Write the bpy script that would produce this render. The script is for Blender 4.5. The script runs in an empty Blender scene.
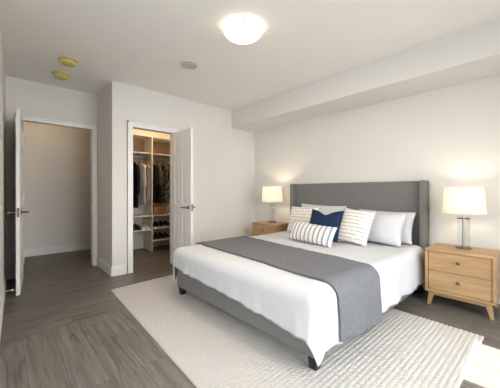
import bpy, bmesh, math, random
from mathutils import Vector, Matrix, noise
random.seed(7)
PI = math.pi
S = bpy.context.scene
C = S.collection

# ------------------------------------------------------------------ camera, world, sun, daylight, exposure
cam_d = bpy.data.cameras.new('camera'); cam = bpy.data.objects.new('camera', cam_d); C.objects.link(cam)
cam.location = (3.924, -3.714, 1.13)
cam.rotation_euler = (PI/2, 0, 0.8288)
cam_d.sensor_width = 36.0; cam_d.lens = 19.55; cam_d.shift_y = -0.004
cam_d.clip_start = 0.02
S.camera = cam
S.view_settings.view_transform = 'Standard'; S.view_settings.look = 'None'
S.view_settings.gamma = 1.0; S.view_settings.use_curve_mapping = False
S.view_settings.exposure = 0.13
w = bpy.data.worlds.new('daylight_sky'); S.world = w; w.use_nodes = True
bg = w.node_tree.nodes['Background']; bg.inputs['Color'].default_value = (0.80, 0.90, 1.0, 1); bg.inputs['Strength'].default_value = 1.6

def light(name, kind, loc, rot, energy, color, size=None, size_y=None, parent=None):
    d = bpy.data.lights.new(name, kind); d.energy = energy; d.color = color
    if kind == 'AREA':
        d.shape = 'RECTANGLE'; d.size = size; d.size_y = size_y
    elif kind == 'SUN': d.angle = size
    elif size is not None: d.shadow_soft_size = size
    o = bpy.data.objects.new(name, d); C.objects.link(o); o.location = loc; o.rotation_euler = rot
    if parent: o.parent = parent
    return o
light('sunlight', 'SUN', (8, -1.4, 6), (0, math.radians(30), 0), 34.0, (1.0, 0.95, 0.86), math.radians(0.6))
wl = light('window_daylight', 'AREA', (5.05, -2.15, 1.35), (0, math.radians(62), 0), 76, (0.97, 0.985, 1.0), 1.9, 2.5)
wl.data.spread = math.radians(125)
rl = light('rear_fill_light', 'AREA', (3.0, -5.30, 1.75), (math.radians(62), 0, 0), 38, (0.97, 0.985, 1.0), 2.0, 1.3)  # added fill light from behind the camera, set at an invented window

rl.data.spread = math.radians(125)

# ------------------------------------------------------------------ tagging helpers
def tag(o, label=None, cat=None, group=None, kind=None):
    if label: o['label'] = label
    if cat: o['category'] = cat
    if group: o['group'] = group
    if kind: o['kind'] = kind
    return o
def empty(name, loc=(0, 0, 0), rz=0):
    o = bpy.data.objects.new(name, None); o.empty_display_size = 0.1
    C.objects.link(o); o.location = loc; o.rotation_euler = (0, 0, rz); return o
def dup(root, loc, rz, label, group=None):
    r = root.copy(); C.objects.link(r); r.location = loc; r.rotation_euler = (0, 0, rz); r['label'] = label
    if group: r['group'] = group
    for ch in list(root.children):
        c = ch.copy(); C.objects.link(c); c.parent = r
        if ch.type == 'LIGHT': continue
        for g in ch.children:
            d = g.copy(); C.objects.link(d); d.parent = c
    return r

# ------------------------------------------------------------------ mesh builder
class MB:
    def __init__(s): s.v = []; s.f = []
    def add(s, vs, fs):
        k = len(s.v); s.v += [tuple(p) for p in vs]; s.f += [tuple(i+k for i in f) for f in fs]; return s
    def box(s, x0, x1, y0, y1, z0, z1, M=None):
        vs = [Vector(p) for p in ((x0,y0,z0),(x1,y0,z0),(x1,y1,z0),(x0,y1,z0),(x0,y0,z1),(x1,y0,z1),(x1,y1,z1),(x0,y1,z1))]
        if M: vs = [M @ p for p in vs]
        return s.add(vs, [(0,3,2,1),(4,5,6,7),(0,1,5,4),(1,2,6,5),(2,3,7,6),(3,0,4,7)])
    def loft(s, rings, cap=True, closed=True):
        n = len(rings[0]); k = 0; vs = [p for r in rings for p in r]; fs = []
        for i in range(len(rings)-1):
            for j in range(n if closed else n-1):
                a = i*n+j; b = i*n+(j+1) % n
                fs.append((a, b, b+n, a+n))
        if cap:
            fs.append(tuple(range(n-1, -1, -1))); m = (len(rings)-1)*n; fs.append(tuple(range(m, m+n)))
        return s.add(vs, fs)
    def lathe(s, prof, c=(0, 0, 0), n=32, cap=True):
        return s.loft([[(c[0]+r*math.cos(2*PI*j/n), c[1]+r*math.sin(2*PI*j/n), c[2]+z) for j in range(n)] for r, z in prof], cap)
    def tube(s, pts, r, n=8, cap=True):
        pts = [Vector(p) for p in pts]; rr = r if isinstance(r, (list, tuple)) else [r]*len(pts); rings = []; up = None
        for i, p in enumerate(pts):
            t = (pts[min(i+1, len(pts)-1)] - pts[max(i-1, 0)]).normalized()
            if up is None:
                up = Vector((0, 0, 1)) if abs(t.z) < 0.9 else Vector((1, 0, 0))
            a = t.cross(up).normalized(); b = a.cross(t).normalized(); up = b
            rings.append([p + (a*math.cos(2*PI*j/n) + b*math.sin(2*PI*j/n))*rr[i] for j in range(n)])
        return s.loft(rings, cap)
    def frustum(s, b, t, z0, z1):   # b, t = (x0,x1,y0,y1)
        vs = [(b[0],b[2],z0),(b[1],b[2],z0),(b[1],b[3],z0),(b[0],b[3],z0),(t[0],t[2],z1),(t[1],t[2],z1),(t[1],t[3],z1),(t[0],t[3],z1)]
        return s.add(vs, [(0,3,2,1),(4,5,6,7),(0,1,5,4),(1,2,6,5),(2,3,7,6),(3,0,4,7)])
    def build(s, name, mat, parent=None, smooth=None, bevel=0, seg=2, loc=None):
        me = bpy.data.meshes.new(name); me.from_pydata(s.v, [], s.f); me.update()
        bm = bmesh.new(); bm.from_mesh(me); bmesh.ops.recalc_face_normals(bm, faces=bm.faces); bm.to_mesh(me); bm.free()
        me.materials.append(mat)
        if smooth is not None:
            me.shade_smooth()
            if smooth < 180: me.set_sharp_from_angle(angle=math.radians(smooth))
        o = bpy.data.objects.new(name, me); C.objects.link(o)
        if parent: o.parent = parent
        if loc: o.location = loc
        if bevel:
            m = o.modifiers.new('bevel', 'BEVEL'); m.width = bevel; m.segments = seg; m.limit_method = 'ANGLE'; m.angle_limit = math.radians(40)
        return o

# ------------------------------------------------------------------ materials
class NT:
    def __init__(s, name):
        s.m = bpy.data.materials.new(name); s.m.use_nodes = True; s.t = s.m.node_tree; s.n = s.t.nodes; s.l = s.t.links
        s.b = s.n['Principled BSDF']; s.out = s.n['Material Output']
    def new(s, typ, **kw):
        n = s.n.new(typ)
        for k, v in kw.items():
            if k in ('operation', 'blend_type', 'data_type', 'wave_type', 'bands_direction', 'feature', 'interpolation_type', 'noise_dimensions', 'offset', 'offset_frequency', 'squash'): setattr(n, k, v)
            else: n.inputs[k.replace('_', ' ')].default_value = v
        return n
    def link(s, a, b): s.l.new(a, b)
    def math(s, op, a, b=None, c=None):
        n = s.n.new('ShaderNodeMath'); n.operation = op
        for i, x in enumerate((a, b, c)):
            if x is None: continue
            if isinstance(x, (int, float)): n.inputs[i].default_value = x
            else: s.link(x, n.inputs[i])
        return n.outputs[0]
    def mix(s, f, a, b, blend='MIX'):
        n = s.n.new('ShaderNodeMix'); n.data_type = 'RGBA'; n.blend_type = blend
        for sock, x in ((n.inputs[0], f), (n.inputs[6], a), (n.inputs[7], b)):
            if isinstance(x, (int, float)): sock.default_value = x
            elif isinstance(x, (tuple, list)): sock.default_value = (x[0], x[1], x[2], 1)
            else: s.link(x, sock)
        return n.outputs[2]
    def ramp(s, f, stops):
        n = s.n.new('ShaderNodeValToRGB'); e = n.color_ramp.elements
        while len(e) < len(stops): e.new(0.5)
        for el, (p, c) in zip(e, stops):
            el.position = p; el.color = (c, c, c, 1) if isinstance(c, (int, float)) else (c[0], c[1], c[2], 1)
        s.link(f, n.inputs[0]); return n.outputs[0]
    def coords(s, kind='Object'): return s.n.new('ShaderNodeTexCoord').outputs[kind]
    def sep(s, v):
        n = s.n.new('ShaderNodeSeparateXYZ'); s.link(v, n.inputs[0]); return n.outputs
    def comb(s, x, y, z):
        n = s.n.new('ShaderNodeCombineXYZ')
        for i, a in enumerate((x, y, z)):
            if isinstance(a, (int, float)): n.inputs[i].default_value = a
            else: s.link(a, n.inputs[i])
        return n.outputs[0]
    def noise(s, vec, scale, detail=3, rough=0.55, dist=0):
        n = s.n.new('ShaderNodeTexNoise'); n.inputs['Scale'].default_value = scale; n.inputs['Detail'].default_value = detail
        n.inputs['Roughness'].default_value = rough; n.inputs['Distortion'].default_value = dist
        s.link(vec, n.inputs['Vector']); return n.outputs[0]
    def bump(s, h, strength, dist=0.002):
        n = s.n.new('ShaderNodeBump'); n.inputs['Strength'].default_value = strength; n.inputs['Distance'].default_value = dist
        s.link(h, n.inputs['Height']); s.link(n.outputs[0], s.b.inputs['Normal'])
    def base(s, c):
        if isinstance(c, (tuple, list)): s.b.inputs['Base Color'].default_value = (c[0], c[1], c[2], 1)
        else: s.link(c, s.b.inputs['Base Color'])
    def set(s, **kw):
        for k, v in kw.items(): s.b.inputs[k.replace('_', ' ')].default_value = v
        return s

def paint(name, col, rough=0.6, var=0.02, bump=0.04):
    t = NT(name); o = t.coords()
    t.base(t.mix(t.noise(o, 3.0), tuple(c*(1-var) for c in col), tuple(min(1, c*(1+var)) for c in col)))
    if bump: t.bump(t.noise(o, 160.0, 2), bump, 0.001)
    t.set(Roughness=rough); return t.m
def metal(name, col, rough=0.25):
    t = NT(name); o = t.coords()
    t.base(t.mix(t.noise(o, 40), tuple(c*0.92 for c in col), col)); t.set(Metallic=1.0, Roughness=rough); return t.m
def cloth(name, col, rough=0.9, var=0.12, scale=220, bump=0.25, sheen=0.0):
    t = NT(name); o = t.coords()
    f = t.noise(o, scale, 2); g = t.noise(o, scale*0.25, 2)
    f = t.math('ADD', t.math('MULTIPLY', f, 0.7), t.math('MULTIPLY', g, 0.3))
    r = t.ramp(f, [(0.3, 0.0), (0.7, 1.0)])
    t.base(t.mix(r, tuple(c*(1-var) for c in col), tuple(min(1, c*(1+var)) for c in col)))
    t.bump(f, bump, 0.002); t.set(Roughness=rough)
    t.b.inputs['Sheen Weight'].default_value = sheen
    t.b.inputs['Specular IOR Level'].default_value = 0.2
    return t.m
def wood(name, light_c, dark_c, axis='X', rough=0.45, scale=1.0):
    t = NT(name); o = t.coords(); x, y, z = t.sep(o)[:3]
    k = 0.09
    if axis == 'X': v = t.comb(t.math('MULTIPLY', x, k), y, z)
    elif axis == 'Z': v = t.comb(x, y, t.math('MULTIPLY', z, k))
    else: v = t.comb(x, t.math('MULTIPLY', y, k), z)
    big = t.noise(v, 16*scale, 3, 0.5, 0.6); fine = t.noise(v, 130*scale, 3)
    f = t.math('ADD', t.math('MULTIPLY', big, 0.65), t.math('MULTIPLY', fine, 0.35))
    t.base(t.mix(t.ramp(f, [(0.3, 0.0), (0.68, 1.0)]), dark_c, light_c))
    t.bump(fine, 0.12, 0.001); t.set(Roughness=rough); return t.m

M = {}
M['wall'] = paint('wall_paint', (0.76, 0.735, 0.70), 0.7)
M['ceil'] = paint('ceiling_paint', (0.90, 0.87, 0.825), 0.8)
M['wall_flat'] = paint('smooth_wall_paint', (0.78, 0.745, 0.70), 0.9, 0.0, 0.0)
M['wall_flat'].node_tree.nodes['Principled BSDF'].inputs['Specular IOR Level'].default_value = 0.0
M['trim'] = paint('trim_paint', (0.84, 0.83, 0.815), 0.4, 0.01, 0.0)
M['door'] = paint('door_paint', (0.80, 0.785, 0.76), 0.4, 0.01, 0.0)
M['oak'] = wood('light_oak', (0.50, 0.325, 0.165), (0.31, 0.175, 0.078), 'X')
M['oak_leg'] = wood('light_oak_upright', (0.50, 0.325, 0.165), (0.31, 0.175, 0.078), 'Z')
M['melamine'] = wood('pale_shelf_board', (0.76, 0.72, 0.66), (0.70, 0.65, 0.58), 'Y', 0.5)
M['upholstery'] = cloth('grey_upholstery', (0.195, 0.189, 0.182), 0.95, 0.16, 260, 0.3)
M['throw'] = cloth('grey_throw_weave', (0.150, 0.153, 0.164), 0.95, 0.28, 190, 0.4)
M['linen'] = cloth('white_linen', (0.58, 0.585, 0.605), 0.85, 0.015, 300, 0.10)
M['cream'] = cloth('cream_linen', (0.78, 0.75, 0.70), 0.9, 0.03, 260, 0.15)
M['navy'] = cloth('navy_velvet', (0.012, 0.028, 0.072), 0.85, 0.25, 120, 0.2, 0.0)
M['black'] = metal('dark_bronze', (0.05, 0.045, 0.04), 0.4)
M['nickel'] = metal('brushed_nickel', (0.62, 0.58, 0.53), 0.28)
M['lever'] = metal('dark_satin_nickel', (0.20, 0.175, 0.15), 0.35)
M['lamp_base'] = metal('dark_polished_nickel', (0.33, 0.29, 0.24), 0.2)
M['knob'] = metal('aged_bronze', (0.17, 0.13, 0.09), 0.4)
M['leg_black'] = paint('black_stain', (0.012, 0.012, 0.012), 0.35, 0.1, 0.0)
M['yellow'] = paint('yellow_plastic', (0.66, 0.55, 0.19), 0.4, 0.03, 0.0)
M['grey_plastic'] = paint('grey_plastic', (0.56, 0.535, 0.505), 0.6, 0.03, 0.0)
M['white_plastic'] = paint('white_plastic', (0.82, 0.82, 0.80), 0.35, 0.01, 0.0)

def stripes(name, axis, period, width, bg_c, fg_c, broken=0.0, thin=None):
    t = NT(name); o = t.coords(); xyz = t.sep(o)
    wob = t.math('MULTIPLY', t.math('SUBTRACT', t.noise(o, 9), 0.5), 0.008)
    p = t.math('FRACT', t.math('DIVIDE', t.math('ADD', t.math('ADD', xyz[axis], wob), 5.0), period))
    m = t.math('LESS_THAN', t.math('ABSOLUTE', t.math('SUBTRACT', p, 0.5)), width/period/2)
    if thin:    # a companion pinstripe beside each stripe
        m2 = t.math('LESS_THAN', t.math('ABSOLUTE', t.math('SUBTRACT', p, thin[0])), thin[1]/period/2)
        m = t.math('MAXIMUM', m, t.math('MULTIPLY', m2, 0.75))
    if broken:
        oth = t.comb(t.math('MULTIPLY', xyz[0], 14.0), t.math('MULTIPLY', xyz[2], 60.0), 0.0)
        m = t.math('MULTIPLY', m, t.ramp(t.noise(oth, 1.0, 1), [(broken-0.08, 0.1), (broken+0.08, 1.0)]))
    f = t.noise(o, 240, 2)
    t.base(t.mix(t.math('MULTIPLY', m, 0.9), t.mix(f, tuple(c*0.96 for c in bg_c), bg_c), fg_c))
    t.bump(t.math('ADD', f, t.math('MULTIPLY', m, 0.6)), 0.25, 0.002); t.set(Roughness=0.9)
    t.b.inputs['Specular IOR Level'].default_value = 0.2
    return t.m
M['lumbar'] = stripes('vertical_grey_stripe', 0, 0.064, 0.020, (0.80, 0.79, 0.76), (0.21, 0.235, 0.275), thin=(0.16, 0.004))
M['pin'] = stripes('fine_grey_stripe', 2, 0.042, 0.008, (0.80, 0.78, 0.75), (0.30, 0.28, 0.27), 0.42)
M['pin_brown'] = stripes('fine_brown_stripe', 2, 0.046, 0.011, (0.78, 0.75, 0.70), (0.40, 0.29, 0.19), 0.46)

def floor_mat():
    t = NT('grey_oak_planks'); o = t.coords(); x, y, z = t.sep(o)[:3]
    sel = t.math('GREATER_THAN', x, 1.17)
    inv = t.math('SUBTRACT', 1.0, sel)
    al = t.math('ADD', t.math('MULTIPLY', x, sel), t.math('MULTIPLY', y, inv))
    ac = t.math('ADD', t.math('MULTIPLY', y, sel), t.math('MULTIPLY', x, inv))
    br = t.n.new('ShaderNodeTexBrick'); br.offset = 0.37; br.offset_frequency = 2
    br.inputs['Scale'].default_value = 1.0; br.inputs['Brick Width'].default_value = 1.35; br.inputs['Row Height'].default_value = 0.185
    br.inputs['Mortar Size'].default_value = 0.0022; br.inputs['Mortar Smooth'].default_value = 0.3; br.inputs['Bias'].default_value = 0.0
    br.inputs['Color1'].default_value = (0, 0, 0, 1); br.inputs['Color2'].default_value = (1, 1, 1, 1); br.inputs['Mortar'].default_value = (0.5, 0.5, 0.5, 1)
    t.link(t.comb(t.math('ADD', al, 20.3), t.math('ADD', ac, 20.06), 0.0), br.inputs['Vector'])
    plank = t.sep(br.outputs['Color'])[0]
    v = t.comb(t.math('MULTIPLY', al, 0.055), ac, t.math('MULTIPLY', plank, 7.3))
    g1 = t.noise(v, 26, 4, 0.62, 0.35); g2 = t.noise(v, 150, 3, 0.6)
    v2 = t.comb(t.math('MULTIPLY', al, 0.10), ac, t.math('MULTIPLY', plank, 3.1))
    cn = t.noise(v2, 6.0, 2, 0.5, 0.5)
    line = t.ramp(t.math('ABSOLUTE', t.math('SUBTRACT', cn, 0.5)), [(0.0, 1.0), (0.035, 0.0)])
    crack = t.math('MULTIPLY', line, t.ramp(t.noise(t.comb(t.math('MULTIPLY', al, 0.5), ac, 3.3), 4.0, 1), [(0.52, 0.0), (0.60, 1.0)]))
    g3 = t.noise(t.comb(t.math('MULTIPLY', al, 0.045), ac, t.math('MULTIPLY', plank, 5.1)), 55, 3, 0.6, 0.2)
    f = t.math('ADD', t.math('ADD', t.math('MULTIPLY', g1, 0.45), t.math('MULTIPLY', g2, 0.2)), t.math('MULTIPLY', g3, 0.35))
    c = t.mix(t.ramp(f, [(0.36, 0.0), (0.64, 1.0)]), (0.062, 0.054, 0.047), (0.222, 0.200, 0.178))
    c = t.mix(t.math('MULTIPLY', plank, 0.45), c, (0.10, 0.086, 0.073))
    c = t.mix(t.math('MULTIPLY', crack, 0.7), c, (0.045, 0.035, 0.028))
    c = t.mix(t.math('MULTIPLY', br.outputs['Fac'], 0.8), c, (0.035, 0.028, 0.022))
    t.base(c)
    t.bump(t.math('SUBTRACT', t.math('MULTIPLY', f, 0.4), br.outputs['Fac']), 0.25, 0.002)
    t.set(Roughness=0.42); t.b.inputs['Specular IOR Level'].default_value = 0.4
    return t.m
M['floor'] = floor_mat()
def rug_mat():
    t = NT('cream_woven_wool'); o = t.coords()
    t.base(t.mix(t.noise(o, 90, 3), (0.395, 0.372, 0.34), (0.52, 0.502, 0.475)))
    t.bump(t.noise(o, 420, 2), 0.4, 0.002); t.set(Roughness=0.95); t.b.inputs['Specular IOR Level'].default_value = 0.1
    return t.m
M['rug'] = rug_mat()
def emit(name, col, strength, base=(0.9, 0.9, 0.88)):
    t = NT(name); o = t.coords()
    t.base(t.mix(t.noise(o, 60), tuple(c*0.98 for c in base), base)); t.set(Roughness=0.4)
    t.b.inputs['Emission Color'].default_value = (*col, 1); t.b.inputs['Emission Strength'].default_value = strength
    return t.m
M['dome'] = emit('lit_opal_glass', (1.0, 0.84, 0.62), 3.2)
M['bulb'] = emit('lit_bulb', (1.0, 0.80, 0.55), 12.0)
def shade_mat():
    t = NT('white_lamp_shade'); o = t.coords(); n = t.noise(o, 260, 2)
    t.base(t.mix(n, (0.86, 0.84, 0.80), (0.90, 0.88, 0.85))); t.set(Roughness=0.9); t.bump(n, 0.1, 0.001)
    tr = t.n.new('ShaderNodeBsdfTranslucent'); tr.inputs['Color'].default_value = (0.97, 0.94, 0.89, 1)
    mx = t.n.new('ShaderNodeMixShader'); mx.inputs[0].default_value = 0.68
    t.link(t.b.outputs[0], mx.inputs[1]); t.link(tr.outputs[0], mx.inputs[2]); t.link(mx.outputs[0], t.out.inputs['Surface'])
    return t.m
M['shade'] = shade_mat()
def thin_glass(name, gloss=0.08, tint=(0.97, 0.98, 0.98)):
    t = NT(name); lw = t.n.new('ShaderNodeLayerWeight'); lw.inputs[0].default_value = 0.35
    tr = t.n.new('ShaderNodeBsdfTransparent'); tr.inputs[0].default_value = (*tint, 1)
    gl = t.n.new('ShaderNodeBsdfGlossy'); gl.inputs['Roughness'].default_value = 0.03
    mx = t.n.new('ShaderNodeMixShader')
    f = t.math('ADD', gloss, t.math('MULTIPLY', t.math('POWER', lw.outputs['Facing'], 3.0), 0.30)); t.link(f, mx.inputs[0])
    t.link(tr.outputs[0], mx.inputs[1]); t.link(gl.outputs[0], mx.inputs[2]); t.link(mx.outputs[0], t.out.inputs['Surface'])
    return t.m
M['glass'] = thin_glass('clear_lamp_glass', 0.02)
M['pane'] = thin_glass('window_glass', 0.02)

# ------------------------------------------------------------------ room shell
H = 2.624
def struct(name, mb, mat, label, cat, bevel=0):
    return tag(mb.build(name, mat, bevel=bevel), label, cat, kind='structure')
struct('floor', MB().box(-2.35, 4.9, -5.2, 0.12, -0.08, 0), M['floor'], 'grey brown wood plank floor with two plank directions', 'floor')
struct('ceiling', MB().box(-2.35, 4.9, -5.2, 0.12, H, H+0.1), M['ceil'], 'flat off-white ceiling with one dome lamp', 'ceiling')
struct('wall_headboard', MB().box(-0.12, 4.87, 0, 0.12, 0, H), M['wall'], 'plain warm white wall behind the bed', 'wall')
struct('wall_soffit', MB().box(0, 4.75, -0.574, 0, 2.313, H), M['wall'], 'boxed-in ceiling bulkhead above the bed wall', 'wall')
OY0, OY1, OH = -2.357, -1.735, 2.048
struct('wall_closet', MB().box(-0.12, 0, -2.619, OY0-0.02, 0, H).box(-0.12, 0, OY1+0.02, 0, 0, H).box(-0.12, 0, OY0-0.02, OY1+0.02, OH+0.02, H), M['wall'], 'white wall holding the closet doorway', 'wall')
struct('wall_recess', MB().box(-0.88, -0.12, -2.619, -2.519, 0, H).box(-1.65, -0.12, -2.519, -2.42, 0, H), M['wall'], 'short wall turning back from the closet corner to the entry door', 'wall')
DY0, DY1, DH = -3.535, -2.678, 2.088
struct('wall_entry', MB().box(-0.88, -0.76, -3.98, DY0-0.02, 0, H).box(-0.88, -0.76, DY1+0.02, -2.619, 0, H).box(-0.88, -0.76, DY0-0.02, DY1+0.02, DH+0.02, H), M['wall'], 'wall around the entry doorway on the left', 'wall')
struct('wall_left', MB().add([(-0.78,-3.672,0),(1.30,-3.738,0),(1.30,-3.98,0),(-0.78,-3.98,0),(-0.78,-3.672,H),(1.30,-3.738,H),(1.30,-3.98,H),(-0.78,-3.98,H)], [(0,3,2,1),(4,5,6,7),(0,1,5,4),(1,2,6,5),(2,3,7,6),(3,0,4,7)]), M['wall_flat'], 'white wall along the far left edge behind the open entry door', 'wall')
struct('wall_left_return', MB().box(1.18, 1.30, -5.12, -3.98, 0, H), M['wall'], 'white return wall beside the camera position', 'wall')
struct('wall_hall_back', MB().box(-2.32, -2.20, -4.1, -1.1, 0, H), M['wall'], 'back wall of the hallway seen through the entry doorway', 'wall')
struct('wall_hall_left', MB().box(-2.20, -0.88, -4.1, -3.98, 0, H), M['wall'], 'left end wall of the hallway', 'wall')
struct('wall_hall_right', MB().box(-2.20, -1.65, -1.22, -1.1, 0, H), M['wall'], 'right end wall of the hallway', 'wall')
struct('wall_closet_back', MB().box(-1.65, -1.55, -2.42, -0.25, 0, H), M['wall'], 'back wall of the walk-in closet behind the shelving', 'wall')
struct('wall_closet_right', MB().box(-1.55, -0.12, -0.35, -0.25, 0, H), M['wall'], 'right end wall of the walk-in closet', 'wall')
# window walls beyond the picture's edges
WY0, WY1, WZ0, WZ1 = -3.34, -0.98, 0.06, 2.38
struct('wall_right', MB().box(4.75, 4.87, -5.12, WY0, 0, H).box(4.75, 4.87, WY1, 0.0, 0, H).box(4.75, 4.87, WY0, WY1, 0, WZ0).box(4.75, 4.87, WY0, WY1, WZ1, H), M['wall'], 'white wall with tall windows right of the bed', 'wall')
struct('wall_near', MB().box(1.18, 2.0, -5.12, -5.0, 0, H).box(4.0, 4.87, -5.12, -5.0, 0, H).box(2.0, 4.0, -5.12, -5.0, 0, 0.85).box(2.0, 4.0, -5.12, -5.0, 2.15, H), M['wall'], 'white wall behind the camera with an added window', 'wall')
wn = tag(empty('window_1', (4.81, -2.16, 0)), 'tall three-pane window right of the bed', 'window', kind='structure')
fr = MB(); panes = [(-1.65, -1.08), (-2.44, -1.87), (-3.23, -2.66)]
edges = [WY1] + [e for p in panes for e in (p[1], p[0])] + [WY0]
for a, b in zip(edges[0::2], edges[1::2]): fr.box(-0.04, 0.04, b+2.16, a+2.16, WZ0, WZ1)
for p in panes: fr.box(-0.04, 0.04, p[0]+2.16, p[1]+2.16, 2.215, WZ1).box(-0.04, 0.04, p[0]+2.16, p[1]+2.16, WZ0, WZ0+0.1)
fr.build('window_frame', M['trim'], wn)
for p in panes: MB().box(-0.004, 0.004, p[0]+2.16, p[1]+2.16, WZ0+0.1, 2.215).build('pane', M['pane'], wn)
wn = tag(empty('rear_fill_window', (3.0, -5.06, 0)), 'added wide window behind the camera, unseen, for fill light', 'window', kind='structure')  # unseen window added so the rear fill light can enter
fr = MB().box(-1, -0.94, -0.04, 0.04, 0.85, 2.15).box(0.94, 1, -0.04, 0.04, 0.85, 2.15).box(-0.04, 0.04, -0.04, 0.04, 0.85, 2.15).box(-1, 1, -0.04, 0.04, 2.09, 2.15).box(-1, 1, -0.04, 0.04, 0.85, 0.91)
fr.build('window_frame', M['trim'], wn)
for a, b in ((-0.94, -0.04), (0.04, 0.94)): MB().box(a, b, -0.004, 0.004, 0.91, 2.09).build('pane', M['pane'], wn)

# baseboards
def baseboard(name, segs, label):
    mb = MB()
    for (ax, ay, bx, by, nx, ny) in segs:      # run a->b, room side normal n
        t = 0.014; h = 0.135
        prof = [(0.0005, 0), (t, 0), (t, h-0.03), (t*0.6, h-0.012), (t*0.55, h), (0.0005, h)]
        mb.loft([[(px+nx*d, py+ny*d, z+0.0005) for d, z in prof] for px, py in ((ax, ay), (bx, by))])
    return struct(name, mb, M['trim'], label, 'baseboard')
baseboard('baseboard_headboard', [(0.0, 0, 4.75, 0, 0, -1)], 'white baseboard along the bed wall')
baseboard('baseboard_closet', [(0, -2.619, 0, OY0-0.085, 1, 0), (0, OY1+0.085, 0, 0, 1, 0)], 'white baseboard along the closet wall')
baseboard('baseboard_recess', [(-0.76, -2.619, 0.014, -2.619, 0, -1)], 'white baseboard on the short recess wall')
baseboard('baseboard_left', [(-0.76, -3.6727, 1.30, -3.738, 0.0317, 1)], 'white baseboard on the far left wall behind the entry door')
baseboard('baseboard_hall', [(-2.20, -3.98, -2.20, -1.22, 1, 0)], 'white baseboard on the hallway back wall')
baseboard('baseboard_right', [(4.75, -5.0, 4.75, 0, -1, 0)], 'white baseboard under the tall windows')
# door casings and jambs
def casing(name, xf, nx, xb, y0, y1, z, label, w=0.068):
    t = 0.018
    mb = MB()
    a, b = (xf, xf+nx*t) if nx > 0 else (xf+nx*t, xf)
    mb.box(a, b, y0-w, y0+0.004, 0, z+w).box(a, b, y1-0.004, y1+w, 0, z+w).box(a, b, y0+0.004, y1-0.004, z-0.004, z+w)
    a2, b2 = (a, b+0.006)
    mb.box(a2, b2, y0-w, y0-w+0.018, 0, z+w).box(a2, b2, y1+w-0.018, y1+w, 0, z+w).box(a2, b2, y0-w, y1+w, z+w-0.018, z+w)
    # jamb lining through the wall
    x0, x1 = min(xf, xb), max(xf, xb)
    mb.box(x0, x1, y0-0.018, y0, 0, z).box(x0, x1, y1, y1+0.018, 0, z).box(x0, x1, y0-0.018, y1+0.018, z, z+0.018)
    return struct(name, mb, M['trim'], label, 'door trim')
casing('trim_1', 0.0, 1, -0.12, OY0, OY1, OH, 'white casing around the closet doorway')
casing('trim_2', -0.76, 1, -0.88, DY0, DY1, DH, 'white casing around the entry doorway', 0.054)

# ------------------------------------------------------------------ doors
def door_leaf(W, Hd, T):
    """six-panel leaf, local x along width from hinge, y thickness, z height"""
    mb = MB(); c = T/2-0.006
    mb.box(0, W, -c, c, 0, Hd)
    st = 0.105*W/0.8+0.01; mid = 0.09*W/0.8
    rows = [(0.20, 0.80), (0.95, 1.58), (1.69, Hd-0.12)]
    cols = [(st, (W-mid)/2), ((W+mid)/2, W-st)]
    for s in (-1, 1):
        y0, y1 = (c-0.001, T/2) if s > 0 else (-T/2, -c+0.001)
        for a, b in ((0, st), ((W-mid)/2, (W+mid)/2), (W-st, W)): mb.box(a, b, y0, y1, 0, Hd)
        zs = [0] + [z for r in rows for z in r] + [Hd]
        for za, zb in zip(zs[0::2], zs[1::2]):
            for a, b in cols: mb.box(a, b, y0, y1, za, zb)
        for a, b in cols:
            for za, zb in rows:
                i, k = 0.018, 0.05
                y_lo, y_hi = (s*(c-0.001), s*(T/2-0.001))
                vs = [(a+i,y_lo,za+i),(b-i,y_lo,za+i),(b-i,y_lo,zb-i),(a+i,y_lo,zb-i),(a+k,y_hi,za+k),(b-k,y_hi,za+k),(b-k,y_hi,zb-k),(a+k,y_hi,zb-k)]
                mb.add(vs, [(0,1,2,3),(4,7,6,5),(0,4,5,1),(1,5,6,2),(2,6,7,3),(3,7,4,0)])
    return mb
def lever(s, W, T, z):
    mb = MB(); x = W-0.065; y = s*T/2
    M_ = Matrix.Translation((x, y, z)) @ Matrix.Rotation(-s*PI/2, 4, 'X')
    tmp = MB().lathe([(0.0265, 0), (0.0265, 0.006), (0.022, 0.010), (0.011, 0.012), (0.011, 0.062), (0.0, 0.062)], n=20)
    mb.add([M_ @ Vector(v) for v in tmp.v], tmp.f)
    mb.tube([(x+0.008, y+s*0.058, z), (x-0.03, y+s*0.063, z), (x-0.075, y+s*0.064, z-0.001), (x-0.115, y+s*0.060, z-0.004)], [0.011, 0.0095, 0.0085, 0.008], 10)
    return mb
def hinge(T, z, s):
    return MB().tube([(-0.004, s*(T/2+0.004), z-0.045), (-0.004, s*(T/2+0.004), z+0.045)], 0.006, 10).box(0.0, 0.03, s*T/2-0.001, s*T/2+0.0015, z-0.045, z+0.045)
def make_door(name, loc, rz, W, Hd, label, hs):
    T = 0.036
    d = tag(empty(name, loc, rz), label, 'door', kind='structure')
    door_leaf(W, Hd, T).build('door_leaf', M['door'], d, bevel=0.0015, seg=1)
    for s in (-1, 1): lever(s, W, T, 0.90).build('lever_handle', M['lever'], d, 40)
    MB().box(W-0.0005, W+0.0012, -0.011, 0.011, 0.85, 0.95).build('latch_plate', M['lever'], d)
    for z in (0.22, 1.02, 1.80): hinge(T, z, hs).build('hinge', M['nickel'], d, 40)
    return d
make_door('door_1', (-0.735, -3.512, 0.007), math.atan2(-3.578+3.512, 0.046+0.735), 0.79, 2.028, 'open white six-panel entry door seen edge-on at the left', 1)
make_door('door_2', (0.024, -1.750, 0.012), math.radians(0.5), 0.555, 2.02, 'open white six-panel closet door standing out from the wall', 1)

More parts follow.
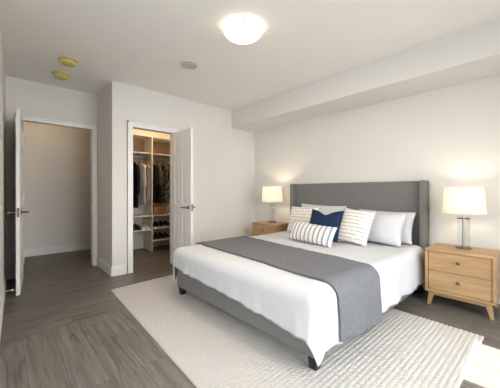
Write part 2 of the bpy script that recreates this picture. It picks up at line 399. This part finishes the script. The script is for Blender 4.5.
# strike plate and spring door stop
tag(MB().box(-0.835, -0.795, DY1-0.0016, DY1, 0.955, 1.035).build('strike_plate', M['nickel']), 'small metal strike plate on the right jamb of the entry doorway', 'strike plate')
ds = tag(empty('door_stop', (0.10, -3.694, 0.09)), 'spring door stop on the left baseboard behind the open entry door', 'door stop')
MB().tube([(0.016*math.cos(k*0.9)*(0.5), 0.004+0.0011*k, 0.008*math.sin(k*0.9)) for k in range(0, 52)], 0.0022, 6).build('spring', M['nickel'], ds, 60)
MB().tube([(0, 0.058, 0), (0, 0.078, 0)], 0.009, 12).build('rubber_tip', M['white_plastic'], ds, 40)

ot = tag(empty('wall_outlet', (0.0, -1.293, 0.335)), 'white wall outlet plate low on the closet wall behind the bed', 'outlet')
MB().box(0.0004, 0.006, -0.036, 0.036, -0.058, 0.058).build('cover_plate', M['white_plastic'], ot, bevel=0.002)
for zz in (-0.022, 0.022): MB().box(0.0055, 0.008, -0.016, 0.016, zz-0.014, zz+0.014).build('socket', M['white_plastic'], ot, bevel=0.001)

# ------------------------------------------------------------------ rug (woven knots are real relief)
def rug():
    A, B, Cc, D = Vector((0.545, -2.785)), Vector((0.42, -0.865)), Vector((3.60, -0.945)), Vector((3.565, -2.93))
    nx, ny = 720, 480; vs = []; fs = []
    kx, ky = 0.032, 0.029
    for j in range(ny+1):
        v = j/ny
        for i in range(nx+1):
            u = i/nx
            p = A*(1-u)*(1-v) + D*u*(1-v) + Cc*u*v + B*(1-u)*v
            X = u*3.1; Y = v*1.93
            row = math.floor(X/kx); fx = X/kx - row
            yy = Y/ky + 0.5*(row % 2); fy = yy - math.floor(yy)
            hgt = (math.sin(PI*fx)*math.sin(PI*fy))**0.55
            e = min(u*3.1, (1-u)*3.1, v*1.93, (1-v)*1.93); k = min(1, e/0.02)
            z = 0.001 + (0.0065 + 0.0068*hgt)*math.sqrt(max(0, k*(2-k)))
            vs.append((p.x, p.y, z))
    n = nx+1
    for j in range(ny):
        for i in range(nx): fs.append((j*n+i, j*n+i+1, (j+1)*n+i+1, (j+1)*n+i))
    me = bpy.data.meshes.new('rug'); me.from_pydata(vs, [], fs); me.update(); me.materials.append(M['rug']); me.shade_smooth()
    o = bpy.data.objects.new('area_rug', me); C.objects.link(o)
    tag(o, 'large cream woven area rug under the bed', 'rug')
rug()

# ------------------------------------------------------------------ bed
bed = tag(empty('bed', (2.07, -1.2, 0)), 'grey upholstered king bed frame with winged headboard', 'bed')
BX, BY = 2.07, -1.2
def bb(x0, x1, y0, y1, z0, z1): return MB().box(x0-BX, x1-BX, y0-BY, y1-BY, z0, z1)
RX0, RX1, RY = 1.17, 3.0, -2.285
hb = bb(1.10, 2.938, -0.10, -0.02, 0.09, 1.262).build('headboard', M['upholstery'], bed, 40, 0.02, 4)
for a, b in ((1.04, 1.108), (2.932, 3.004)):
    bb(a, b, -0.18, -0.018, 0.07, 1.266).build('headboard_wing', M['upholstery'], hb, 40, 0.022, 5)
bb(RX0, RX0+0.07, RY+0.07, -0.1, 0.09, 0.33).build('side_rail', M['upholstery'], bed, 40, 0.012, 3)
bb(RX1-0.07, RX1, RY+0.07, -0.1, 0.09, 0.33).build('side_rail', M['upholstery'], bed, 40, 0.012, 3)
bb(RX0, RX1, RY, RY+0.07, 0.09, 0.33).build('foot_rail', M['upholstery'], bed, 40, 0.012, 3)
bb(RX0+0.07, RX1-0.07, RY+0.07, -0.11, 0.19, 0.225).build('slat_base', M['oak'], bed)
for lx in (1.225, 2.93):
    for ly in (-2.245, -1.33, -0.30):
        x, y = lx-BX, ly-BY; zb = 0.0005 if ly > -0.9 else 0.0142
        MB().frustum((x-0.026, x+0.026, y-0.026, y+0.026), (x-0.032, x+0.032, y-0.032, y+0.032), zb, 0.092).build('leg', M['leg_black'], bed, bevel=0.003)
mt = tag(bb(RX0+0.02, RX1-0.02, RY+0.03, -0.13, 0.226, 0.485).build('mattress', M['linen'], None, 40, 0.05, 4, loc=(BX, BY, 0)), 'white mattress on the grey bed frame under the duvet', 'mattress')

# duvet and throw share one drape
XL, XR, YF, RR, TOP = 1.13, 3.02, -2.345, 0.095, 0.528
def drape(s, t, off):
    xi = min(max(s, XL+RR), XR-RR); yi = max(t, YF+RR)
    ox, oy = s-xi, t-yi; o = math.hypot(ox, oy)
    os_ = o if o < 0.40 else 0.40 + 0.13*(1-math.exp(-(o-0.40)/0.13))
    bumpz = 0.007*noise.noise(Vector((s*2.6, t*2.6, 1.3))) + 0.0035*noise.noise(Vector((s*8+t*2, t*5, 4.2))) + 0.0022*noise.noise(Vector((s*17-t*9, t*11+s*6, 8.2)))
    if o < 1e-9: return Vector((xi, yi, TOP+off+bumpz))
    dx, dy = ox/o, oy/o; r = RR+off; ang = o/RR
    if ang < PI/2: h = r*math.sin(ang); z = TOP+off-r*(1-math.cos(ang)); k = ang/(PI/2)
    else:
        e = os_-RR*PI/2
        a = -abs(math.atan2(dy, dx))
        per = (xi-XR) + (yi-YF) + a*0.14
        fold = (math.sin(per*17+2.0*noise.noise(Vector((per*3, 0.3, 2)))*3) * 0.6 + noise.noise(Vector((per*7, e*1.5, 7.7)))*1.4)
        corner = 1.0
        h = r + 0.06*e + (0.013*fold+0.010*noise.noise(Vector((per*19, e*4, 3.1))))*min(1, e/0.18)*corner
        z = TOP+off-r-e; k = 1
    return Vector((xi+dx*h, yi+dy*h, z + bumpz*(1-k)))
def sheet_obj(name, mat, fn, nu, nv, thick, label, cat, offset):
    vs = [fn(i/nu, j/nv) for j in range(nv+1) for i in range(nu+1)]; n = nu+1
    fs = [(j*n+i, j*n+i+1, (j+1)*n+i+1, (j+1)*n+i) for j in range(nv) for i in range(nu)]
    me = bpy.data.meshes.new(name); me.from_pydata([tuple(v) for v in vs], [], fs); me.update(); me.materials.append(mat); me.shade_smooth()
    o = bpy.data.objects.new(name, me); C.objects.link(o)
    m = o.modifiers.new('thickness', 'SOLIDIFY'); m.thickness = thick; m.offset = offset
    return tag(o, label, cat)
def duvet_fn(u, v):
    s = (XL+RR-0.40) + u*((XR-RR+0.425)-(XL+RR-0.40))
    fo = 0.303+0.058*(s-2.07) + 0.006*math.sin(s*5)
    t0, t1 = YF+RR-fo, -0.26
    return drape(s, t0+v*(t1-t0), 0.0)
sheet_obj('duvet', M['linen'], duvet_fn, 150, 140, 0.018, 'white duvet spread over the bed and draping past its sides', 'duvet', -1)
def throw_fn(u, v):     # v: 0 foot edge, 1 head edge
    s0 = XL+RR-0.30; s1 = XR-RR+0.40+0.10*v
    s = s0+u*(s1-s0)
    sa = min(max(s, 1.0), 2.9); ta = -2.04-0.055*(sa-1.23)
    sb = min(max(s, 1.0), 2.92); tb = -1.31-0.115*(sb-1.2)
    return drape(s, ta+v*(tb-ta), 0.014)
th = sheet_obj('throw_blanket', M['throw'], throw_fn, 150, 60, 0.009, 'grey woven throw folded across the foot of the bed', 'blanket', 0)

def pillow(name, w, h, d, bx, by, lean, yaw, roll, mat, label, cat, seed=0, chop=0.0, pinch=0.07, zb=0.540, pw=0.42):
    n = 34; vs = []; fs = []; idx = {}
    for side in (1, -1):
        for j in range(n+1):
            for i in range(n+1):
                u = -1+2*i/n; v = -1+2*j/n
                if side == -1 and (i in (0, n) or j in (0, n)): idx[(side, i, j)] = idx[(1, i, j)]; continue
                x = u*w/2*(1-pinch*(1-v*v)); z = v*h/2*(1-pinch*(1-u*u))
                tk = d/2*((1-u**2)*(1-v**2))**pw
                wr = 1 + 0.10*noise.noise(Vector((x*7+seed*3.1, z*7, side*2.0+seed)))
                y = -side*tk*wr
                if chop and v > -0.2:
                    g = math.exp(-(u/0.42)**2)*((v+0.2)/1.2)**2
                    z -= chop*g
                idx[(side, i, j)] = len(vs); vs.append((x, y, z+h/2))
        for j in range(n):
            for i in range(n):
                q = [idx[(side, i, j)], idx[(side, i+1, j)], idx[(side, i+1, j+1)], idx[(side, i, j+1)]]
                fs.append(tuple(q if side == 1 else q[::-1]))
    mb = MB().add(vs, fs); o = mb.build(name, mat, None, 180)
    o.rotation_mode = 'XYZ'
    o.matrix_world = Matrix.Translation((bx, by, zb)) @ Matrix.Rotation(math.radians(yaw), 4, 'Z') @ Matrix.Rotation(-math.radians(lean), 4, 'X') @ Matrix.Rotation(math.radians(roll), 4, 'Y')
    return tag(o, label, cat)
pillow('pillow', 0.76, 0.425, 0.17, 1.70, -0.36, 17, 0, 1, M['linen'], 'white pillow at back left, against the headboard behind the navy cushion', 'pillow', 1)
pillow('pillow', 0.68, 0.38, 0.16, 2.575, -0.33, 17, 0, 1, M['linen'], 'rearmost white pillow on the right, its edge showing behind another white pillow', 'pillow', 2)
pillow('pillow', 0.66, 0.385, 0.19, 2.545, -0.54, 24, -2, 1, M['linen'], 'plump plain white pillow at right, in front of its rear twin', 'pillow', 3)
pillow('cushion', 0.46, 0.40, 0.15, 1.55, -0.58, 20, 3, 0, M['pin_brown'], 'cream square cushion with fine broken brown lines at the left', 'cushion', 4)
pillow('cushion', 0.39, 0.42, 0.14, 2.415, -0.79, 23, -5, 4, M['pin'], 'white square cushion with fine grey lines between navy and white pillows', 'cushion', 5)
pillow('cushion', 0.45, 0.40, 0.14, 2.055, -0.83, 25, 2, 0, M['navy'], 'navy blue square cushion with a dented top', 'cushion', 6, 0.06)
pillow('cushion', 0.66, 0.235, 0.13, 2.045, -1.075, 26, -6, 2, M['lumbar'], 'oblong white lumbar cushion with vertical blue grey stripes', 'cushion', 7, 0, 0.05)

# ------------------------------------------------------------------ nightstands
def make_nightstand():
    W, D, Z0, Z1 = 0.54, 0.42, 0.135, 0.565
    r = empty('nightstand')
    t = 0.026
    b = MB().box(-W/2, W/2, -D/2, D/2, Z1-t, Z1).box(-W/2, W/2, -D/2, D/2, Z0, Z0+t)
    b.box(-W/2, -W/2+t, -D/2, D/2, Z0+t, Z1-t).box(W/2-t, W/2, -D/2, D/2, Z0+t, Z1-t).box(-W/2+t, W/2-t, D/2-0.012, D/2, Z0+t, Z1-t)
    b.build('carcass', M['oak'], r, bevel=0.003)
    zm = (Z0+Z1)/2
    for za, zb in ((zm+0.0015, Z1-t-0.003), (Z0+t+0.003, zm-0.0015)):
        dr = MB().box(-W/2+t+0.003, W/2-t-0.003, -D/2+0.012, D/2-0.03, za, zb).build('drawer', M['oak'], r, bevel=0.002)
        zc = (za+zb)/2+0.012
        k = MB().lathe([(0.0, 0.0), (0.007, 0.0), (0.006, 0.010), (0.013, 0.016), (0.014, 0.021), (0.010, 0.026), (0.0, 0.027)], n=18, cap=False)
        Mx = Matrix.Translation((0, -D/2+0.012, zc)) @ Matrix.Rotation(PI/2, 4, 'X')
        kb = MB().add([Mx @ Vector(v) for v in k.v], k.f); kb.build('knob', M['knob'], dr, 50)
    b = MB().box(-W/2+0.06, W/2-0.06, -D/2+0.03, -D/2+0.05, Z0-0.035, Z0).box(-W/2+0.06, W/2-0.06, D/2-0.05, D/2-0.03, Z0-0.035, Z0)
    b.box(-W/2+0.04, -W/2+0.06, -D/2+0.05, D/2-0.05, Z0-0.035, Z0).box(W/2-0.06, W/2-0.04, -D/2+0.05, D/2-0.05, Z0-0.035, Z0)
    b.build('apron', M['oak'], r, bevel=0.002)
    for sx in (-1, 1):
        for sy in (-1, 1):
            def q(x, y, hx, hy): return (x-hx, x+hx, y-hy, y+hy)
            MB().frustum(q(sx*(W/2-0.028), sy*(D/2-0.03), 0.014, 0.014), q(sx*(W/2-0.055), sy*(D/2-0.036), 0.024, 0.022), 0.0005, Z0).build('leg', M['oak_leg'], r, bevel=0.003)
    return r
ns = make_nightstand(); ns.location = (3.362, -0.335, 0)
tag(ns, 'two-drawer light oak nightstand on the right of the bed', 'nightstand')
ns2 = dup(ns, (0.765, -0.322, 0), 0, 'two-drawer oak nightstand in the corner left of the bed'); ns2.scale.z = 1.08

# ------------------------------------------------------------------ table lamps
def make_lamp():
    r = empty('table_lamp')
    MB().lathe([(0.0, 0.0), (0.066, 0.0), (0.066, 0.018), (0.060, 0.022), (0.020, 0.024), (0.0, 0.024)], n=32, cap=False).build('base', M['lamp_base'], r, 40)
    g = MB().lathe([(0.051, 0.024), (0.051, 0.30), (0.048, 0.30), (0.048, 0.024), (0.051, 0.024)], n=32, cap=False).build('glass_column', M['glass'], r, 40)
    MB().lathe([(0.053, 0.297), (0.053, 0.303), (0.046, 0.303), (0.046, 0.297), (0.053, 0.297)], n=32, cap=False).build('glass_rim', M['black'], g, 40)
    MB().lathe([(0.011, 0.022), (0.011, 0.30), (0.016, 0.305), (0.016, 0.32), (0.009, 0.325), (0.009, 0.40), (0.0, 0.40)], n=16).build('stem', M['nickel'], r, 40)
    z0, z1, ra, rb = 0.352, 0.612, 0.178, 0.158
    sh = MB().lathe([(ra, z0), (rb, z1), (rb-0.002, z1), (ra-0.002, z0), (ra, z0)], n=48, cap=False).build('lamp_shade', M['shade'], r, 40)
    MB().lathe([(0.0, 0.405), (0.016, 0.41), (0.03, 0.45), (0.028, 0.48), (0.0, 0.495)], n=16, cap=False).build('bulb', M['bulb'], r, 60)
    sp = MB()
    for k in range(3):
        a = k*2*PI/3; sp.tube([(0.008*math.cos(a), 0.008*math.sin(a), 0.395), ((ra-0.012)*math.cos(a), (ra-0.012)*math.sin(a), 0.398)], 0.0018, 6)
    sp.build('shade_spider', M['nickel'], sh)
    light('lamp_light', 'POINT', (0, 0, 0.50), (0, 0, 0), 5.5, (1.0, 0.82, 0.60), 0.035, parent=r)
    return r
lp = make_lamp(); lp.location = (3.365, -0.30, 0.5655)
tag(lp, 'lit table lamp with clear glass column on the right nightstand', 'lamp')
dup(lp, (0.762, -0.30, 0.6107), 0, 'lit table lamp with white drum shade in the corner left of the bed')

# ------------------------------------------------------------------ ceiling fixtures
cl = tag(empty('ceiling_light', (2.058, -2.09, H)), 'lit opal glass dome light on the ceiling', 'ceiling light')
MB().lathe([(0.165, -0.0005), (0.168, -0.014), (0.160, -0.018), (0.0, -0.018)], n=40).build('mount_plate', M['trim'], cl, 40)
MB().lathe([(0.174, -0.019), (0.176, -0.026), (0.168, -0.048), (0.145, -0.070), (0.105, -0.088), (0.055, -0.098), (0.0, -0.101)], n=48, cap=False).build('glass_dome', M['dome'], cl, 60)
for k in range(3):
    a = math.radians(200+120*k); cx, cy = math.cos(a), math.sin(a)
    MB().tube([(0.170*cx, 0.170*cy, -0.008), (0.183*cx, 0.183*cy, -0.012), (0.183*cx, 0.183*cy, -0.034), (0.172*cx, 0.172*cy, -0.040)], 0.006, 8).build('clip', M['nickel'], cl, 60)
light('dome_light', 'AREA', (0, 0, -0.104), (0, 0, 0), 16, (1.0, 0.80, 0.56), 0.25, 0.25, parent=cl)

def smoke(loc, label):
    r = tag(empty('smoke_detector', loc), label, 'smoke detector', 'yellow capped smoke detectors on the ceiling')
    MB().lathe([(0.095, -0.0005), (0.095, -0.010), (0.088, -0.016), (0.0, -0.016)], n=32).build('mount_ring', M['yellow'], r, 40)
    MB().lathe([(0.072, -0.016), (0.078, -0.020), (0.074, -0.046), (0.064, -0.054), (0.0, -0.056)], n=32).build('dust_cover', M['yellow'], r, 40)
smoke((0.268, -3.155, H), 'yellow covered smoke detector on the ceiling, nearer the bed')
smoke((-0.226, -3.155, H), 'yellow covered smoke detector on the ceiling, nearer the entry wall')
cv = tag(empty('ceiling_vent', (1.086, -2.085, H)), 'flat round grey vent cover on the ceiling left of the dome light', 'vent')
MB().lathe([(0.098, -0.0005), (0.096, -0.008), (0.075, -0.012), (0.070, -0.006), (0.0, -0.006)], n=36).build('rim', M['grey_plastic'], cv, 40)
MB().lathe([(0.062, -0.006), (0.062, -0.014), (0.050, -0.017), (0.0, -0.017)], n=36).build('centre_disc', M['grey_plastic'], cv, 40)

# ------------------------------------------------------------------ closet
UX0, UX1, UY0, UY1 = -1.545, -1.13, -2.41, -0.72
YD = -1.595
cs = tag(empty('closet_shelving', (-1.34, YD, 0)), 'pale built-in closet shelving with two bays of shelves and rails', 'shelving')
def cb(x0, x1, y0, y1, z0, z1): return MB().box(x0+1.34, x1+1.34, y0-YD, y1-YD, z0, z1)
t = 0.019
for y in (UY0, YD-t/2, UY1-t): cb(UX0, UX1, y, y+t, 0.0005, 2.19).build('upright', M['melamine'], cs, bevel=0.001, seg=1)
for z in (2.171, 1.850): cb(UX0, UX1, UY0+t, YD-t/2, z, z+t).build('shelf', M['melamine'], cs); cb(UX0, UX1, YD+t/2, UY1-t, z, z+t).build('shelf', M['melamine'], cs)
for z in (0.668, 0.402): cb(UX0, UX1, UY0+t, YD-t/2, z, z+t).build('shelf', M['melamine'], cs)
for z in (0.670, 0.424, 0.183): cb(UX0, UX1, YD+t/2, UY1-t, z, z+t).build('shelf', M['melamine'], cs)
M['brown_panel'] = wood('brown_back_panel', (0.42, 0.30, 0.205), (0.33, 0.225, 0.15), 'Y', 0.5)
for a, b in ((UY0+t, YD-t/2), (YD+t/2, UY1-t)): cb(UX0, UX0+0.008, a, b, 1.869, 2.171).build('back_panel', M['brown_panel'], cs)
RXm, RZ = -1.345, 1.775
for a, b in ((UY0+t, YD-t/2), (YD+t/2, UY1-t)):
    MB().tube([(RXm+1.34, a-YD, RZ), (RXm+1.34, b-YD, RZ)], 0.012, 12).build('hanging_rod', M['nickel'], cs, 40)

M['c_black'] = cloth('black_wool', (0.010, 0.010, 0.012), 0.95, 0.2)
M['c_taupe'] = cloth('taupe_knit', (0.23, 0.195, 0.165), 0.95, 0.15)
M['c_blush'] = cloth('blush_cotton', (0.84, 0.76, 0.72), 0.9, 0.05)
M['c_silver'] = cloth('pale_grey_cotton', (0.60, 0.59, 0.60), 0.9, 0.08)
M['c_grey'] = cloth('mid_grey_cotton', (0.33, 0.32, 0.315), 0.9, 0.1)
M['c_char'] = cloth('charcoal_cotton', (0.055, 0.052, 0.052), 0.9, 0.15)
M['c_brown'] = cloth('dark_brown_knit', (0.10, 0.075, 0.06), 0.9, 0.15)
def pattern_mat():
    t = NT('black_white_print'); o = t.coords(); v = t.n.new('ShaderNodeTexVoronoi'); v.inputs['Scale'].default_value = 34
    t.link(o, v.inputs['Vector'])
    t.base(t.mix(t.ramp(v.outputs['Distance'], [(0.30, 1.0), (0.40, 0.0)]), (0.02, 0.02, 0.022), (0.62, 0.58, 0.54))); t.set(Roughness=0.9); return t.m
M['c_print'] = pattern_mat()
M['hanger'] = wood('reddish_hanger_wood', (0.58, 0.36, 0.26), (0.46, 0.27, 0.18), 'X', 0.4)

def make_hanger(y, rz):
    r = empty('coat_hanger', (RXm, y, RZ), rz)
    MB().tube([(0.185, 0, -0.125), (0.10, 0, -0.088), (0.02, 0, -0.062), (-0.02, 0, -0.062), (-0.10, 0, -0.088), (-0.185, 0, -0.125)], [0.009, 0.011, 0.012, 0.012, 0.011, 0.009], 8).build('shoulder_bar', M['hanger'], r, 60)
    pts = [(0, 0, -0.06), (0, 0, -0.032)] + [(0.0165*math.sin(a)*1.0, 0, 0.0165*-math.cos(a)) for a in [x*PI/8 for x in range(1, 13)]]
    MB().tube(pts, 0.0022, 6).build('hook', M['nickel'], r, 60)
    return r
def garment(name, y, rz, half, bottom, thick, mat, label, sleeves=0.0, flare=1.0, lower=None, split=None):
    top = RZ-0.092; seed = y*10
    def ring(zz, hw, ht, n=28):
        out = []
        for k in range(n):
            a = 2*PI*k/n
            f = 1+0.28*math.sin(5*a+seed+zz*3)*min(1, (top-zz)*2.5)*0.6
            out.append((hw*math.copysign(abs(math.cos(a))**0.7, math.cos(a)), ht*f*math.copysign(abs(math.sin(a))**0.8, math.sin(a)), zz-RZ))
        return out
    lv = [(top+0.012, 0.055, 0.020), (top-0.012, 0.095, 0.026), (top-0.045, half*0.88, 0.032), (top-0.085, half, thick*0.75)]
    L = top-0.085-bottom
    body = lv + [(top-0.085-L*k/9, half*(0.94+(flare-0.94)*(k/9)), thick*(0.8+0.25*k/9)) for k in range(1, 10)]
    r = tag(empty(name, (RXm, y, RZ), rz), label, 'clothes' )
    if split is None:
        b = MB().loft([ring(z, a, c) for z, a, c in body]).build('body', mat, r, 60)
    else:
        up = [q for q in body if q[0] >= split] ; lo = [q for q in body if q[0] < split]
        up.append((split-0.012, up[-1][1], up[-1][2]))
        b = MB().loft([ring(z, a, c) for z, a, c in up]).build('body', mat, r, 60)
        lo = [(split+0.02, lo[0][1]*0.80, lo[0][2]*0.8)] + [(z, a*0.82, c*0.85) for z, a, c in lo]
        MB().loft([ring(z, a, c) for z, a, c in lo]).build('lower_layer', lower, r, 60)
    if sleeves:
        for s in (-1, 1):
            pts = [(s*(half*0.90), 0, top-0.075-RZ), (s*(half*1.02), 0.004, top-0.16-RZ), (s*(half*1.06), 0.006, top-0.3-RZ), (s*(half*1.04), 0.004, top-sleeves-RZ)]
            MB().tube(pts, [0.03, 0.035, 0.032, 0.027], 10).build('sleeve', mat, r, 60)
    return r
cl_items = [
    ('coat', -2.10, 3, 0.19, 0.84, 0.030, 'c_char', 'charcoal coat on the closet rail, mostly hidden by the door frame', 0.58, 1.0, None, None),
    ('coat', -1.985, -3, 0.19, 0.83, 0.034, 'c_black', 'black coat hanging behind the left edge of the closet doorway', 0.60, 1.0, None, None),
    ('coat', -1.875, 4, 0.20, 0.835, 0.030, 'c_black', 'long black coat hanging leftmost in the open closet', 0.60, 1.0, None, None),
    ('cardigan', -1.822, 4, 0.105, 0.95, 0.018, 'c_taupe', 'taupe cardigan hanging between black coat and pale blouse', 0.50, 1.0, None, None),
    ('blouse', -1.745, 8, 0.205, 0.875, 0.022, 'c_blush', 'pale blush blouse over light grey skirt in the left closet bay', 0.0, 1.22, 'c_silver', 1.24),
    ('shirt', -1.678, 4, 0.18, 0.90, 0.016, 'c_grey', 'mid grey shirt hanging right of the pale blouse', 0.0, 1.0, None, None),
    ('shirt', -1.634, 0, 0.18, 0.97, 0.015, 'c_silver', 'light grey shirt hanging against the closet divider', 0.0, 1.0, None, None),
    ('top', -1.525, 3, 0.165, 0.92, 0.024, 'c_black', 'black top hanging just right of the closet divider', 0.45, 1.0, None, None),
    ('jacket', -1.440, 6, 0.185, 1.28, 0.028, 'c_brown', 'short dark brown jacket in the right closet bay', 0.42, 1.0, None, None),
    ('trousers', -1.385, 6, 0.12, 0.90, 0.020, 'c_char', 'charcoal trousers hanging below the brown jacket', 0.0, 1.0, None, None),
    ('dress', -1.285, 6, 0.20, 0.90, 0.026, 'c_print', 'black and white printed dress in the right closet bay', 0.0, 1.15, None, None),
    ('dress', -1.195, 4, 0.17, 0.92, 0.026, 'c_black', 'black dress hanging right of the printed dress beside the door', 0.0, 1.1, None, None),
    ('shirt', -1.12, -4, 0.17, 0.95, 0.026, 'c_grey', 'grey shirt hidden behind the open closet door', 0.48, 1.0, None, None),
]
for nm, y, a, half, bot, th_, m, lab, sl, flr, lw, spl in cl_items:
    rz = math.radians(a)
    garment(nm, y, rz, half, bot, th_, M[m], lab, sl, flr, M[lw] if lw else None, spl)
    h = make_hanger(y, rz); tag(h, 'reddish wooden hanger holding the ' + lab.split(' hanging')[0].split(' in the')[0].split(' on the')[0].split(' hidden')[0], 'hanger', 'wooden hangers on the closet rails')

# basket
bk = tag(empty('storage_basket', (-1.335, -1.415, 0.6895)), 'tan woven storage basket on the right closet shelf', 'basket')
def wicker():
    t = NT('tan_wicker'); o = t.coords(); x, y, z = t.sep(o)[:3]
    a = t.math('SINE', t.math('MULTIPLY', z, 330)); b = t.math('SINE', t.math('MULTIPLY', t.math('ADD', x, y), 240))
    f = t.math('ADD', t.math('MULTIPLY', t.math('MULTIPLY', a, b), 0.5), 0.5)
    t.base(t.mix(f, (0.22, 0.125, 0.07), (0.40, 0.25, 0.15))); t.bump(f, 0.6, 0.004); t.set(Roughness=0.8); return t.m
M['wicker'] = wicker()
b = MB().box(-0.17, 0.17, -0.13, 0.13, 0, 0.012)
for x0, x1, y0, y1 in ((-0.17, -0.158, -0.13, 0.13), (0.158, 0.17, -0.13, 0.13), (-0.158, 0.158, -0.13, -0.118), (-0.158, 0.158, 0.118, 0.13)): b.box(x0, x1, y0, y1, 0.012, 0.165)
b.build('body', M['wicker'], bk, bevel=0.004)
rim = MB()
c4 = [(-0.167, -0.127), (0.167, -0.127), (0.167, 0.127), (-0.167, 0.127)]
for (a, b_), (c_, d_) in zip(c4, c4[1:]+c4[:1]): rim.tube([(a, b_, 0.168), (c_, d_, 0.168)], 0.010, 8)
rim.build('rim', M['wicker'], bk, 60)
MB().tube([(0.171, -0.045, 0.115), (0.188, -0.03, 0.110), (0.188, 0.03, 0.110), (0.171, 0.045, 0.115)], 0.007, 8).build('handle', M['wicker'], bk, 60)

# shoes
def shoe_meshes(up, so, L=0.255):
    secs = [(-0.5, 0.020, 0.075), (-0.42, 0.032, 0.088), (-0.28, 0.034, 0.085), (-0.12, 0.034, 0.072), (0.08, 0.038, 0.060), (0.26, 0.044, 0.050), (0.40, 0.036, 0.040), (0.49, 0.015, 0.026)]
    rings = []
    for s, hw, h in secs:
        rings.append([(s*L, hw*math.copysign(abs(math.cos(a))**0.6, math.cos(a)), 0.016+h*max(0, math.sin(a))**0.8) for a in [PI*k/10 for k in range(11)]])
    u = MB().loft(rings)
    so_ = MB().loft([[(s*L*1.02, -hw*1.08, z) if k == 0 else (s*L*1.02, hw*1.08, z) for k in (0, 1) for z in ((0, 0.018) if k == 0 else (0.018, 0))] for s, hw, h in secs])
    return u, so_
proto = {}
def shoe(kind, up, so, loc, rz, label):
    if kind in proto: return dup(proto[kind], loc, rz, label, 'shoes on the closet shelves')
    r = tag(empty('shoe', loc, rz), label, 'shoe', 'shoes on the closet shelves'); u, s = shoe_meshes(up, so)
    u.build('upper', up, r, 50); s.build('sole', so, r)
    proto[kind] = r; return r
M['s_black'] = paint('black_leather', (0.012, 0.012, 0.013), 0.35, 0.1, 0.0)
M['s_white'] = paint('white_leather', (0.70, 0.68, 0.66), 0.45, 0.02, 0.0)
M['s_tan'] = paint('tan_sole', (0.36, 0.28, 0.21), 0.6, 0.05, 0.0)
zs = 0.4215
for k, (y, nm, lab) in enumerate([(-1.905, 'b', 'black leather shoe on the left closet shelf, left one of its pair'), (-1.815, 'b', 'black leather shoe on the left closet shelf, beside the white shoes'), (-1.725, 'w', 'white shoe on the left closet shelf, next to the black pair'), (-1.645, 'w', 'white shoe on the left closet shelf, next to the divider')]):
    shoe(nm, M['s_black'] if nm == 'b' else M['s_white'], M['s_black'] if nm == 'b' else M['s_white'], (-1.31, y, zs), 0.0, lab)
for z, where in ((0.4435, 'upper right closet shoe shelf below the basket'), (0.2025, 'lowest right closet shelf near the floor')):
    for y, side in ((-1.52, 'black shoe beside the divider on the '), (-1.42, 'second black shoe from the divider on the '), (-1.32, 'third black shoe from the divider on the '), (-1.22, 'black shoe nearest the door on the ')):
        shoe('t', M['s_black'], M['s_tan'], (-1.31, y, z), 0.0, side+where)

# added hallway light to warm the hall (out of sight behind the door head)
hl = tag(empty('hall_fill_light', (-1.55, -3.2, H)), 'added warm fill dome on the hallway ceiling, hidden from view', 'ceiling light')
MB().lathe([(0.12, -0.0005), (0.12, -0.015), (0.0, -0.015)], n=32).build('mount_plate', M['trim'], hl, 40)
MB().lathe([(0.11, -0.015), (0.105, -0.04), (0.07, -0.065), (0.0, -0.075)], n=32, cap=False).build('glass_dome', M['dome'], hl, 60)
light('hall_fill_point', 'POINT', (0, 0, -0.13), (0, 0, 0), 3.6, (1.0, 0.72, 0.46), 0.08, parent=hl)  # added warm fill for the hallway walls

# closet ceiling light (above the door head)
kl = tag(empty('closet_light', (-0.75, -1.55, H)), 'small warm dome light on the closet ceiling', 'ceiling light')
MB().lathe([(0.12, -0.0005), (0.12, -0.015), (0.0, -0.015)], n=32).build('mount_plate', M['trim'], kl, 40)
MB().lathe([(0.11, -0.015), (0.105, -0.04), (0.07, -0.065), (0.0, -0.075)], n=32, cap=False).build('glass_dome', M['dome'], kl, 60)
light('closet_dome_light', 'POINT', (0, 0, -0.13), (0, 0, 0), 16, (1.0, 0.68, 0.40), 0.08, parent=kl)
